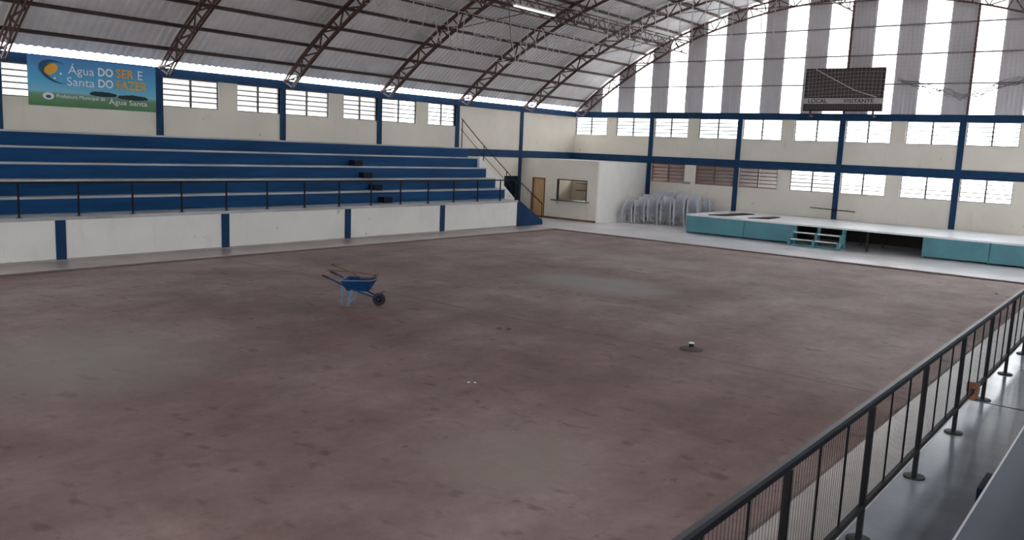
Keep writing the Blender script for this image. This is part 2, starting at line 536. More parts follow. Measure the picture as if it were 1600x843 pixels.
MB().box(0.07, W - 0.07, -0.07, 0.2, ZB0, ZB1).build('beam', 'blue_paint', wb)
MB().box(0.06, W, -0.06, 0.2, ZM0, ZM1).build('beam', 'blue_paint', wb)

# gable cladding: alternating translucent and metal sheets, each a ribbed sheet of its own
def gable(parent, yb, sgn, sgn_light=True):
    x = 0.12
    edges = [0.12, 1.80]
    i = 0
    while edges[-1] < W - 0.2:
        edges.append(min(W - 0.12, edges[-1] + (0.98 if i % 2 == 0 else 1.055))); i += 1
    for i in range(len(edges) - 1):
        a, b = edges[i], edges[i + 1]
        n = max(4, int(round((b - a) / 0.09)))
        mb = MB()
        bot, top = [], []
        for k in range(n + 1):
            u = a + (b - a) * k / n
            y = yb + sgn * (0.018 if k % 2 else 0.0)
            bot.append((u, y, 5.70)); top.append((u, y, max(5.72, arch(u) + 0.012)))
        m = len(bot)
        mb.v = bot + top
        mb.f = [(k, k + 1, m + k + 1, m + k) for k in range(n)]
        if i % 2 == 1 and sgn_light: mb.build('translucent_sheet', 'fibreglass', parent)
        else: mb.build('metal_sheet', 'gable_metal', parent)
gable(wb, -0.03, -1)
for z in (7.07, 8.35, 9.60, 10.75):
    dx = math.sqrt((RS - 0.15) ** 2 - (z - CZ) ** 2)
    MB().box(CX - dx, CX + dx, -0.115, -0.05, z - 0.03, z + 0.03).build('girt', 'girt_steel', wb)
for x in (15.03, 20.12):
    MB().box(x - 0.045, x + 0.045, -0.20, -0.116, ZB1, arch(x) - 0.7).build('gable_column', 'rust_steel', wb)

# wall behind the camera, gable all metal to keep light off the near floor
wf = wall_cells(MB(), PB, -0.2, W + 0.2, 0, ZB0, YF, YF - 0.2, up_open + low_open).build('wall_front', 'cream_wall')
tag(wf, 'cream end wall behind the camera', kind='structure')
MB().box(0, W, YF - 0.2, YF + 0.07, ZB0, ZB1).build('beam', 'blue_paint', wf)
gable(wf, YF + 0.03, 1, False)

# ------------------------------------------------------------------ roof
ceil = tag(link('ceiling', None), 'barrel-arched grey metal roof with dark purlins', kind='structure')
A0 = math.asin((CX - 0.19) / RS)
NSEG = 26
def roof_bay():
    mb = MB(); prof = []
    per = BAY / 20
    for r in range(20):
        for du, dz in ((0.0, 0.0), (0.35, 0.0), (0.5, 0.035), (0.85, 0.035)):
            prof.append((r * per + du * per, dz))
    prof.append((BAY, 0.0))
    for i in range(NSEG + 1):
        a = -A0 + 2 * A0 * i / NSEG
        for u, dz in prof:
            R = RS + dz
            mb.v.append((CX + R * math.sin(a), u, CZ + R * math.cos(a)))
    n = len(prof)
    for i in range(NSEG):
        for j in range(n - 1):
            mb.f.append((i * n + j, i * n + j + 1, (i + 1) * n + j + 1, (i + 1) * n + j))
    return mb.mesh('roof_sheet', 'roof_sheet')
rb = roof_bay()
for b in range(10):
    link('roof_sheet', rb, ceil, (0, YF + b * BAY, 0))
# purlins
RP = RS - 0.055
purl_ang = []
a = math.asin((CX - 0.72) / RP)
NP = 29
for i in range(NP):
    ang = -a + 2 * a * i / (NP - 1)
    purl_ang.append(ang)
    p = (CX + RP * math.sin(ang), CZ + RP * math.cos(ang))
    d = Vector((math.sin(ang), 0, math.cos(ang)))
    mb = MB().bar((p[0], YF, p[1]), (p[0], 0.0, p[1]), 0.07, 0.10, d)
    mb.build('purlin', 'purlin_steel', ceil)
# diagonal rod bracing under the roof
def roofpt(x, y, R=RS - 0.14): return (x, y, arch(x, R))
for y0 in (-5.0, -15.0):
    for xa, xb in ((3.2, 6.9), (6.9, 10.9), (10.9, 15.05), (15.05, 19.2), (19.2, 23.2)):
        MB().tube([roofpt(xa, y0), roofpt(xb, y0 + 5)], 0.018, 5).build('brace_rod', 'rust_steel', ceil)
        MB().tube([roofpt(xb, y0), roofpt(xa, y0 + 5)], 0.018, 5).build('brace_rod', 'rust_steel', ceil)

# trusses
RT, RBm = RS - 0.16, RS - 0.64
def build_truss(y, label):
    t = thing('roof_truss', label, 'roof truss', (0, y, 0), 0, 'rusty arched roof trusses')
    n = 46
    aT = math.asin((CX - 0.14) / RT); aB = math.asin((CX - 0.62) / RBm)
    top = [(CX + RT * math.sin(-aT + 2 * aT * i / n), 0, CZ + RT * math.cos(-aT + 2 * aT * i / n)) for i in range(n + 1)]
    bot = [(CX + RBm * math.sin(-aB + 2 * aB * i / n), 0, CZ + RBm * math.cos(-aB + 2 * aB * i / n)) for i in range(n + 1)]
    for nm, pts in (('top_chord', top), ('bottom_chord', bot)):
        mb = MB()
        for s in (-0.055, 0.055):
            for i in range(n):
                mb.bar((pts[i][0], s, pts[i][2]), (pts[i + 1][0], s, pts[i + 1][2]), 0.035, 0.07)
        mb.build(nm, 'rust_steel', t)
    for i in range(n + 1):
        MB().bar(top[i], bot[i], 0.045, 0.04, (0, 1, 0)).build('web_post', 'rust_steel', t)
    for i in range(n):
        a, b = (top[i], bot[i + 1]) if i % 2 == 0 else (bot[i], top[i + 1])
        MB().bar(a, b, 0.05, 0.045, (0, 1, 0)).build('web_diagonal', 'rust_steel', t)
    for s, i in ((1, 0), (-1, n)):
        MB().box(min(top[i][0], bot[i][0]) - 0.03, max(top[i][0], bot[i][0]) + 0.03, -0.1, 0.1, ZB1, ZB1 + 0.05).build('base_plate', 'rust_steel', t)
    return t
tl = ['rusty arched roof truss set against the striped end gable'] + \
     ['rusty arched roof truss, %s one out from the gable truss' % ORD[i] for i in range(7)]
t0 = build_truss(-0.24, tl[0])
for i in range(1, 8):
    t = copy_tree(t0); t.location = (0, -BAY * i, 0); t['label'] = tl[i]

# longitudinal lattice girder under the roof
def lattice(x, label):
    t = thing('lattice_girder', label, 'girder', (x, 0, 0), 0, 'lattice girders under the roof')
    zt = arch(x, RBm) - 0.02; zb_ = zt - 0.55
    y0, y1 = -30.0, -0.25
    for nm, s, z in (('top_chord', -0.22, zt), ('top_chord', 0.22, zt), ('bottom_chord', 0.0, zb_)):
        MB().bar((s, y0, z), (s, y1, z), 0.05, 0.05).build(nm, 'rust_steel', t)
    n = 50
    mesh = {}
    for s in (-1, 1):
        for i in range(n):
            st = (y1 - y0) / n; key = (s, i % 2)
            if key not in mesh:
                a = (s * 0.22, 0, zt) if i % 2 == 0 else (0, 0, zb_)
                b = (0, st, zb_) if i % 2 == 0 else (s * 0.22, st, zt)
                mesh[key] = MB().bar(a, b, 0.03, 0.03).mesh('web_diagonal', 'rust_steel')
            link('web_diagonal', mesh[key], t, (0, y0 + i * st, 0))
lattice(6.9, 'rusty lattice girder running lengthwise under the left side of the roof')
lattice(CX, 'rusty lattice girder running lengthwise under the roof ridge')

# ------------------------------------------------------------------ far bleachers (left)
ZW = 1.20
RX = [2.85, 2.25, 1.65, 1.05, 0.45]
RH = 0.455
YE, YS = -9.65, -46.0
bl = thing('bleachers', 'long blue and grey concrete bleachers along the far wall', 'bleachers', (0, 0, 0))
MB().box(RX[0], 4.0, YS, -10.05, ZW - 0.09, ZW).build('walkway', 'tread_grey', bl)
MB().box(3.78, 3.94, YS, -10.05, 0, ZW - 0.09).build('front_wall', 'white_wall', bl)
MB().box(3.76, 3.96, YS, -10.05, 0, 0.05).build('wall_base', 'concrete_apron', bl)
MB().box(0.09, 3.78, -10.15, -10.05, 0, ZW - 0.09).build('end_wall', 'white_wall', bl)
for k in range(3, 10):
    y = -k * BAY + (0.0 if k > 2 else 0)
    MB().box(3.80, 3.975, y - 0.13, y + 0.13, 0.03, ZW - 0.09).build('front_post', 'blue_paint', bl)
for k, x in enumerate(RX):
    z0, z1 = ZW + k * RH, ZW + (k + 1) * RH
    x2 = RX[k + 1] if k < 4 else 0.09
    MB().box(x - 0.06, x, YS, YE, z0 - (0.0 if k else 0.0), z1 - 0.055).build('riser', 'bleacher_blue', bl)
    MB().box(x2 - 0.06 if k < 4 else 0.09, x + 0.02, YS, YE, z1 - 0.055, z1).build('tread', 'tread_grey', bl)
    MB().box(0.09, x - 0.06, YE - 0.12, YE - 0.01, z0, z1 - 0.055).build('end_wall', 'bleacher_blue', bl)
for k in range(4):
    x = RX[k]
    MB().box(x, x + 0.32, -17.52, -17.08, ZW + k * RH, ZW + k * RH + 0.23).build('aisle_step', 'navy_paint', bl)

# railing on the far walkway
fr = thing('railing', 'slim dark steel railing along the far bleacher walkway', 'railing')
MB().bar((3.93, -45.0, 2.12), (3.93, -10.2, 2.12), 0.04, 0.05).build('top_rail', 'black_steel', fr)
pm = MB().box(-0.02, 0.02, -0.02, 0.02, 0, 0.90).mesh('post', 'black_steel')
fm = MB().box(-0.05, 0.05, -0.07, 0.07, 0, 0.012).mesh('base_plate', 'black_steel')
y = -11.30
while y > -44:
    link('post', pm, fr, (3.93, y, ZW)); link('base_plate', fm, fr, (3.93, y, ZW)); y -= 1.516
link('post', pm, fr, (3.93, -10.2, ZW))

# blue steps from walkway to floor
bs = thing('walkway_steps', 'short dark blue stairs at the end of the far bleachers', 'stairs')
n = 6
for i in range(n):
    z1 = ZW - (i + 1) * ZW / (n + 1); y0 = -10.05 + i * 0.32
    MB().box(2.95, 3.88, y0, y0 + 0.33, z1 - 0.05, z1).build('step', 'concrete_apron', bs)
poly = [(3.88, -10.05, 0), (3.88, -10.05, ZW + 0.02), (3.88, -9.95, ZW + 0.02), (3.88, -8.05, 0.18), (3.88, -8.05, 0)]
MB().prism(poly, (0.07, 0, 0)).build('stringer', 'blue_paint', bs)
MB().prism([(p[0] - 0.98, p[1], p[2]) for p in poly], (0.05, 0, 0)).build('stringer', 'blue_paint', bs)
rail = MB().tube([(3.92, -10.0, ZW + 0.90), (3.92, -8.10, 0.98)], 0.02, 6)
rail.build('handrail', 'black_steel', bs)
for y, z in ((-9.95, ZW), (-9.0, 0.65), (-8.12, 0.15)):
    MB().tube([(3.92, y, z), (3.92, y, z + 0.88)], 0.016, 6).build('rail_post', 'black_steel', bs)

# white stair flight against the left wall
wsr = thing('wall_staircase', 'white concrete staircase climbing the left wall past the bleacher end', 'stairs')
n = 17
ya, yb_, za = -9.64, -5.55, 3.02
for i in range(n):
    z1 = za - i * za / n; y0 = ya + i * (yb_ - ya) / n
    MB().box(0.06, 1.12, y0, y0 + (yb_ - ya) / n, max(0, z1 - 0.45), z1).build('step', 'white_wall', wsr)
sp = [(1.12, ya, 0), (1.12, ya, za + 0.08), (1.12, yb_, 0.1), (1.12, yb_, 0)]
MB().prism(sp, (0.08, 0, 0)).build('side_wall', 'white_wall', wsr)
hr = [(1.16, -10.98, 4.82), (1.16, ya, 3.83), (1.16, -7.5, 2.40), (1.16, -6.6, 1.75)]
MB().tube(hr, 0.022, 6).build('handrail', 'black_steel', wsr)
MB().tube([(p[0], p[1], p[2] - 0.5) for p in hr], 0.014, 6).build('lower_rail', 'black_steel', wsr)
for y, zt in ((-10.9, 4.78), (-9.3, 3.60), (-7.5, 2.40), (-6.6, 1.75)):
    zb2 = 3.475 if y < ya else max(0, za + 0.08 - (y - ya) * 0.72)
    MB().tube([(1.16, y, zb2), (1.16, y, zt)], 0.02, 6).build('rail_post', 'black_steel', wsr)

# dark door in the left wall
d2 = tag(link('door_2', None, None, (-0.05, LDOOR[0], 0)), 'dark navy metal door in the left wall beside the kiosk', kind='structure')
MB().box(-0.03, 0.03, 0.0, LDOOR[1] - LDOOR[0], 0.0, 2.10).build('door_leaf', 'navy_paint', d2)
MB().box(0.03, 0.05, 0.08, LDOOR[1] - LDOOR[0] - 0.08, 1.25, 2.0).build('door_panel', 'navy_paint', d2)
MB().box(0.03, 0.05, 0.08, LDOOR[1] - LDOOR[0] - 0.08, 0.15, 1.05).build('door_panel', 'navy_paint', d2)
MB().tube([(0.06, 0.98, 1.1), (0.09, 0.98, 1.1), (0.09, 0.86, 1.1)], 0.012, 6).build('door_handle', 'grey_steel', d2)

# ------------------------------------------------------------------ corner kiosk
KY, KX, KH = -4.80, 4.85, 3.06
KD = (0.76, 1.60, 0.0, 2.08)
KWN = (2.36, 4.24, 1.02, 2.08)
kb = wall_cells(MB(), PB, 0.07, KX, 0, KH, KY, KY + 0.15, [KD, KWN]).build('wall_kiosk', 'cream_wall')
tag(kb, 'cream room built into the far corner with a hatch and door', kind='structure')
MB().box(KX - 0.15, KX, KY + 0.15, -0.002, 0, KH).build('side_wall', 'white_wall', kb)
MB().box(0.002, KX, KY, -0.002, KH - 0.012, KH + 0.002).build('roof_slab', 'cream_wall', kb)
MB().box(2.18, 4.40, KY - 0.28, KY + 0.42, 0.97, 1.02).build('counter', 'dark_counter', kb)
for a in ((2.36, 2.41, 1.02, 2.08), (4.19, 4.24, 1.02, 2.08), (2.41, 4.19, 2.03, 2.08)):
    MB().box(a[0], a[1], KY - 0.012, KY + 0.14, a[2], a[3]).build('hatch_frame', 'purlin_steel', kb)
MB().box(0.6, 4.6, -0.5, -0.08, 1.30, 1.34).build('shelf', 'wood_dark', kb)
MB().box(0.6, 4.6, -0.5, -0.08, 1.70, 1.74).build('shelf', 'wood_dark', kb)
MB().box(0.2, KX, KY - 0.015, KY - 0.001, 0.0, 0.10).build('skirting', 'wood_dark', kb).hide_render = False
d1 = tag(link('door_1', None, None, (KD[0], KY + 0.03, 0)), 'plain light wooden door in the corner kiosk', kind='structure')
w_ = KD[1] - KD[0]
MB().box(0.05, w_ - 0.05, 0.03, 0.07, 0.01, 2.03).build('door_leaf', 'wood_door', d1)
for a in ((0, 0.05, 0, 2.08), (w_ - 0.05, w_, 0, 2.08), (0.05, w_ - 0.05, 2.03, 2.08)):
    MB().box(a[0], a[1], -0.05, 0.10, a[2], a[3]).build('door_frame', 'wood_dark', d1)
MB().tube([(0.12, 0.02, 1.02), (0.12, -0.02, 1.02), (0.24, -0.02, 1.02)], 0.012, 6).build('door_handle', 'grey_steel', d1)

# ------------------------------------------------------------------ stage
SX0, SX1, SY, SZ = 9.82, 26.5, -4.75, 0.88
st = thing('stage', 'low teal stage with a white deck along the end wall', 'stage')
MB().box(SX0, SX1, SY - 0.03, -0.06, SZ - 0.07, SZ).build('deck', 'deck_white', st)
MB().box(SX0, SX1, SY - 0.036, SY - 0.03, SZ - 0.045, SZ - 0.002).build('deck_edge', 'deck_white', st)
for a, b in ((SX0, 12.62), (12.66, 14.98), (19.97, 22.25), (22.29, SX1)):
    MB().box(a, b, SY, SY + 0.04, 0.07, SZ - 0.07).build('front_panel', 'teal_paint', st)
MB().box(SX0, SX0 + 0.04, SY + 0.04, -0.1, 0.07, SZ - 0.07).build('side_panel', 'teal_paint', st)
for x in (SX0 + 0.08, 12.64, 14.98, 17.0, 17.9, 19.98, 22.27, 24.6, SX1 - 0.1):
    for y in (SY + 0.05, -2.4, -0.2):
        MB().box(x - 0.03, x + 0.03, y - 0.03 + 0.03, y + 0.06, 0, SZ - 0.07).build('support', 'teal_paint' if (y < -4 and abs(x - 17.9) > 0.1) else 'understage_shade', st)  # inner supports coloured dark to imitate the shade under the stage
MB().box(SX0 + 0.1, SX1, -0.9, -0.86, 0.0, SZ - 0.1).build('shade_panel', 'understage_shade', st)  # dark sheet standing in for the shade under the deck

ss = thing('stage_steps', 'small teal open-riser steps in front of the stage', 'stairs')
for x in (14.92, 15.93, 16.94):
    pr = [(x, SY - 0.05, 0.05), (x, SY - 0.05, 0.80), (x, SY - 0.16, 0.80), (x, SY - 0.16, 0.60), (x, SY - 0.44, 0.60), (x, SY - 0.44, 0.32),
          (x, SY - 0.74, 0.32), (x, SY - 0.74, 0.0), (x, SY - 0.60, 0.0), (x, SY - 0.60, 0.10), (x, SY - 0.30, 0.28), (x, SY - 0.14, 0.05)]
    MB().prism(pr, (0.10, 0, 0)).build('stringer', 'teal_paint', ss)
for a, b in ((15.02, 15.93), (16.03, 16.94)):
    for z, y in ((0.30, -0.72), (0.57, -0.43)):
        MB().box(a, b, SY + y, SY + y + 0.26, z - 0.035, z).build('tread', 'deck_white', ss)
    MB().box(a, b, SY - 0.62, SY - 0.55, 0.0, 0.09).build('base_rail', 'teal_paint', ss)

# dark sheets standing in for shadow and dark edges on the deck
for pts, lab in (([(10.75, -4.45), (11.15, -1.4), (11.75, -1.5), (11.45, -4.2)], 'dark flat sheet standing in for shadow on the left end of the stage'),
                 ([(12.55, -4.2), (12.95, -2.0), (13.25, -2.1), (13.3, -3.6)], 'dark flat sheet standing in for shadow on the stage left of the steps')):
    o = MB().prism([(x, y, SZ + 0.002) for x, y in pts], (0, 0, 0.03)).build('shade_sheet', 'board_black')
    tag(o, lab, 'shade')

# bar bracket on back wall post
wbar = thing('wall_bar', 'thin horizontal steel bar fixed to a blue post above the stage', 'bar', (0, 0, 0))
MB().tube([(13.9, -0.14, 1.36), (15.97, -0.14, 1.31)], 0.022, 6).build('rod', 'black_steel', wbar)
MB().box(14.93, 15.07, -0.16, -0.052, 1.26, 1.40).build('clamp', 'black_steel', wbar)
tag(MB().box(7.05, 7.50, -0.02, -0.002, 2.08, 2.19).build('wall_plate', 'grey_steel'), 'small dark plate on the wall between two lower windows', 'plate')

# ------------------------------------------------------------------ stacked plastic chairs
def chair():
    r = thing('plastic_chair', 'x', 'chair')
    MB().prism([(-0.23, -0.22, 0.42), (0.23, -0.22, 0.42), (0.20, 0.20, 0.40), (-0.20, 0.20, 0.40)], (0, 0, 0.025)).build('seat', 'plastic_white', r)
    bk = MB()
    for i in range(5):
        x = -0.17 + i * 0.085
        bk.bar((x, 0.21, 0.44), (x * 1.1, 0.30, 0.80), 0.05, 0.012, (0, 1, 0))
    bk.bar((-0.22, 0.30, 0.81), (0.22, 0.30, 0.81), 0.02, 0.07)
    bk.bar((-0.21, 0.20, 0.42), (-0.23, 0.30, 0.84), 0.035, 0.025, (0, 1, 0)).bar((0.21, 0.20, 0.42), (0.23, 0.30, 0.84), 0.035, 0.025, (0, 1, 0))
    bk.build('backrest', 'plastic_white', r)
    for s in (-1, 1):
        MB().bar((s * 0.24, -0.20, 0.62), (s * 0.245, 0.27, 0.66), 0.05, 0.022).build('armrest', 'plastic_white', r)
        MB().bar((s * 0.265, -0.26, 0.0), (s * 0.235, -0.19, 0.62), 0.05, 0.035, (0, 1, 0)).build('leg', 'plastic_white', r)
        MB().bar((s * 0.255, 0.30, 0.0), (s * 0.21, 0.19, 0.43), 0.05, 0.035, (0, 1, 0)).build('leg', 'plastic_white', r)
    return r
ch0 = chair(); first = True
CNT = ['bottom', 'second', 'third', 'fourth', 'fifth', 'sixth', 'seventh', 'eighth', 'ninth', 'tenth', 'eleventh', 'twelfth']
rows = []
for i in range(6):
    t = i / 5
    rows.append(('front', i, 5.42 + 3.15 * t, -2.55 + 1.05 * t, (5, 7, 8, 8, 9, 9)[i]))
for i in range(6):
    t = i / 5
    rows.append(('rear', i, 5.72 + 3.2 * t, -1.30 + 0.55 * t, (8, 10, 11, 10, 10, 8)[i]))
for row, i, x, y, n in rows:
    rz = math.radians(random.uniform(-5, 5) + 14)
    for k in range(n):
        c = ch0 if first else copy_tree(ch0)
        first = False
        c.location = (x + random.uniform(-0.006, 0.006), y - 0.016 * k, 0.085 * k); c.rotation_euler = (0, 0, rz)
        nm = 'topmost' if k == n - 1 else (CNT[k] + ('' if k == 0 else ' from the bottom'))
        c['label'] = 'white plastic armchair, %s in the %s stack from left, %s row' % (nm, ORD[i], row)
        c['group'] = 'stacked white plastic chairs'

# ------------------------------------------------------------------ scoreboard
sb = thing('scoreboard', 'black scoreboard lettered local and visitante on the striped gable', 'scoreboard')
x0, x1, z0, z1, yb = 13.26, 16.76, 5.86, 7.78, -0.52
MB().box(x0, x1, yb, yb + 0.18, z0, z1).build('cabinet', 'board_black', sb)
MB().box(x0 + 0.08, x1 - 0.08, yb - 0.012, yb, 6.46, z1 - 0.07).build('lamp_panel', 'lamp_grid', sb)
MB().box(x0, x1, yb - 0.02, yb, 6.18, 6.44).build('title_strip', 'board_strip', sb)
MB().box(x0 + 0.08, x1 - 0.08, yb - 0.012, yb, z0 + 0.05, 6.15).build('lower_panel', 'lamp_grid', sb)
text_part('LOCAL', 'lettering', 'black_print', sb, (13.48, yb - 0.024, 6.22), (1, 0, 0), (0, 0, 1), 0.88, 0.18, 0.02)
text_part('VISITANTE', 'lettering', 'black_print', sb, (15.08, yb - 0.024, 6.22), (1, 0, 0), (0, 0, 1), 1.32, 0.18, 0.02)
for x in (13.6, 16.4):
    MB().box(x - 0.04, x + 0.04, yb + 0.02, -0.071, 5.60, 5.68).box(x - 0.04, x + 0.04, yb + 0.02, yb + 0.10, 5.68, z0).build('bracket', 'rust_steel', sb)

# ------------------------------------------------------------------ banner
bn = thing('banner', 'printed blue and green municipal banner hanging above the bleachers', 'banner')
BY0, BY1, BZ0, BZ1, BX = -29.2, -25.2, 4.24, 5.72, 0.16
mb = MB(); nu, nv = 24, 6
for j in range(nv + 1):
    for i in range(nu + 1):
        u, v = i / nu, j / nv
        mb.v.append((BX + 0.015 * math.sin(u * 9) * (1 - v), BY0 + (BY1 - BY0) * u, BZ0 + (BZ1 - BZ0) * v))
for j in range(nv):
    for i in range(nu):
        a = j * (nu + 1) + i
        mb.f.append((a, a + 1, a + nu + 2, a + nu + 1))
n0 = len(mb.v)
mb.v += [(x - 0.012, y, z) for x, y, z in mb.v]
mb.f += [tuple(reversed([i + n0 for i in f])) for f in mb.f[:nu * nv]]
cloth = mb.build('cloth', 'banner_print', bn, True)
def BP(u, v, off=0.02): return Vector((BX + off, BY0 + (BY1 - BY0) * u, BZ1 - (BZ1 - BZ0) * v))
def btext(s, m, u0, u1, v0, v1, bold=0.0):
    o = text_part(s, 'lettering', m, bn, BP(u0, v1), (0, 1, 0), (0, 0, 1), (u1 - u0) * (BY1 - BY0), (v1 - v0) * (BZ1 - BZ0), bold)
btext('Água', 'white_print', 0.29, 0.49, 0.10, 0.37)
btext('Santa', 'white_print', 0.28, 0.49, 0.38, 0.56)
btext('DO', 'white_print', 0.52, 0.64, 0.13, 0.31, 0.03)
btext('DO', 'white_print', 0.52, 0.64, 0.37, 0.55, 0.03)
btext('SER', 'orange_print', 0.665, 0.81, 0.12, 0.31, 0.02)
btext('E', 'white_print', 0.845, 0.885, 0.12, 0.31, 0.0)
btext('FAZER', 'orange_print', 0.665, 0.92, 0.36, 0.55, 0.02)
btext('Prefeitura Municipal de', 'white_print', 0.20, 0.57, 0.75, 0.85)
btext('Água Santa', 'white_print', 0.60, 0.92, 0.75, 0.92)
def bell(name, m, cu, cv, ru, rv, a0, a1, wid, rot=0.0, off=0.025, n=20):
    mb = MB(); pts = []
    for i in range(n + 1):
        a = a0 + (a1 - a0) * i / n
        pts.append((math.cos(a), math.sin(a)))
    def P(c, s, k):
        x, z = c * ru * k, s * rv * k
        xr, zr = x * math.cos(rot) - z * math.sin(rot), x * math.sin(rot) + z * math.cos(rot)
        p = BP(cu, cv, off); return (p.x, p.y + xr, p.z + zr)
    for i in range(n):
        w = wid if wid >= 1 else wid * math.sin(math.pi * (i + 0.5) / n) + 0.02
        k0 = 0.0 if wid >= 1 else 1 - w
        mb.quad(P(*pts[i], k0), P(*pts[i], 1), P(*pts[i + 1], 1), P(*pts[i + 1], k0))
    return mb.build(name, m, bn)
bell('logo_crescent', 'navy_print', 0.205, 0.30, 0.52, 0.32, math.radians(75), math.radians(315), 0.3, -0.35)
bell('logo_sun', 'orange_print', 0.165, 0.25, 0.22, 0.15, 0, 2 * math.pi, 1, 0.6, 0.028)
bell('logo_drop', 'white_print', 0.235, 0.33, 0.04, 0.03, 0, 2 * math.pi, 1, 0.6, 0.028, 10)
bell('logo_drop', 'white_print', 0.19, 0.43, 0.035, 0.03, 0, 2 * math.pi, 1, 0.6, 0.028, 10)
bell('emblem', 'white_print', 0.14, 0.80, 0.17, 0.11, 0, 2 * math.pi, 1, 0, 0.026, 12)
bell('emblem', 'navy_print', 0.14, 0.81, 0.08, 0.05, 0, 2 * math.pi, 1, 0, 0.03, 12)
for u0, u1, v in ((0.45, 0.67, 0.70), (0.67, 0.93, 0.73)):
    mb = MB(); n = 18; prev = None
    for i in range(n + 1):
        u = u0 + (u1 - u0) * i / n
        e = math.sin(math.pi * i / n) ** 0.4
        hi = BP(u, v - 0.06 * e - random.uniform(0, 0.015), 0.024); lo = BP(u, v + 0.04 * e, 0.024)
        if prev: mb.quad(prev[1], lo, hi, prev[0])
        prev = (hi, lo)
    mb.build('printed_trees', 'tree_print', bn)
for u in (0.02, 0.98):
    p = BP(u, 0.0)
    MB().tube([tuple(p), (0.10, p.y, 5.78)], 0.008, 5).build('tie', 'net_cord', bn)

# ------------------------------------------------------------------ light fixture
lf = thing('tube_light', 'white twin tube ceiling light hanging under the roof trusses', 'light', (8.11, -14.76, 8.62))
MB().box(-0.07, 0.07, -1.25, 1.25, 0.0, 0.06).build('housing', 'lamp_white', lf)
for s in (-0.035, 0.035):
    MB().tube([(s, -1.2, -0.02), (s, 1.2, -0.02)], 0.022, 6).build('tube', 'lamp_tube', lf)
for y in (-0.9, 0.9):
    MB().tube([(0, y, 0.06), (0, y, 1.62)], 0.006, 5).build('hanger', 'black_steel', lf)

# ------------------------------------------------------------------ ball-stop nets
sn = thing('side_net', 'pale ball-stop net gathered up under the left side of the roof', 'net')
xs_ = 5.4
def sagz(y):
    t = (y + 19.5) / 11.5
    return 8.15 - 1.15 * math.sin(math.pi * min(1, max(0, t))) ** 0.8
ztop = arch(xs_, RBm) - 0.05
mb = MB()
for i in range(26):
    y = -20.6 + i * 0.56
    ye = y + random.uniform(-0.22, 0.30)
    pts = []
    for k in range(6):
        q = k / 5
        pts.append((xs_ + 0.10 * math.sin(i * 1.7 + q * 3), y + (ye - y) * q + 0.05 * math.sin(q * 7 + i), ztop + 0.9 * (1 - q) * 0 + (sagz(ye) - ztop) * q))
    mb.tube(pts, 0.022, 4, False)
for lev in (0.45, 1.0):
    pts = []
    for i in range(40):
        y = -20.6 + 14.2 * i / 39
        pts.append((xs_ + 0.08 * math.sin(i), y, ztop + (sagz(y) - ztop) * lev + 0.05 * math.sin(i * 2.3)))
    mb.tube(pts, 0.010, 4, False)
g = mb.build('cords', 'net_cord', sn); g['kind'] = 'stuff'
MB().tube([(xs_, -21.0, ztop), (xs_, -6.0, ztop)], 0.012, 5).build('cable', 'net_cord', sn)

bnnet = thing('end_net', 'fine pale ball-stop net hanging high across the stage end', 'net')
mb = MB(); yn = -9.2
def bz(x):
    return 5.9 + 0.25 * math.sin(x * 0.9) + (1.9 if x < 12.4 else 0.0) + 0.5 * math.sin(x * 0.35)
xx = 6.0
while xx < 24.2:
    zt = 9.4
    mb.tube([(xx, yn, zt), (xx + 0.05 * math.sin(xx), yn + 0.08, (zt + bz(xx)) / 2), (xx, yn, bz(xx))], 0.0022, 3, False)
    xx += 0.13
for k in range(28):
    z = 9.4 - k * 0.13
    xa = 6.0 if z > 8.0 else 12.5
    mb.tube([(xa + (24.2 - xa) * q / 12, yn + 0.03 * math.sin(q * 2 + k), z + 0.05 * math.sin(q * 1.3)) for q in range(13)], 0.0022, 3, False)
g = mb.build('mesh_cords', 'net_cord', bnnet); g['kind'] = 'stuff'
mb = MB()
for i in range(17):
    x = 6.1 + i * 0.56
    mb.tube([(x, yn - 0.05, 9.6), (x + 0.04 * math.sin(i), yn - 0.02, 8.8), (x + random.uniform(-0.1, 0.1), yn, 8.0 + random.uniform(-0.2, 0.3))], 0.018, 4, False)
mb.build('ropes', 'net_cord', bnnet)['kind'] = 'stuff'
MB().tube([(6.0, yn, 9.55), (24.2, yn, 9.55)], 0.012, 5).build('cable', 'net_cord', bnnet)
# folds where the net is bunched up
for fx, fz in ((20.6, 6.7), (22.6, 6.2)):
    mb = MB()
    for i in range(10):
        pts = [(fx - 1.0 + 0.5 * k + random.uniform(-.1, .1), yn + random.uniform(-.1, .1),
                fz - 0.35 + 0.25 * k * (0.6 if fx > 21 else -0.5) + random.uniform(-0.16, 0.16)) for k in range(5)]
        mb.tube(pts, 0.008, 4, False)
    mb.build('bunched_fold', 'grey_steel', bnnet)['kind'] = 'stuff'
MB().tube([(16.74, yn, 6.83), (17.46, yn, 6.44), (18.16, yn, 6.08), (18.93, yn, 5.83)], 0.013, 6).build('diagonal_rope', 'net_cord', bnnet)

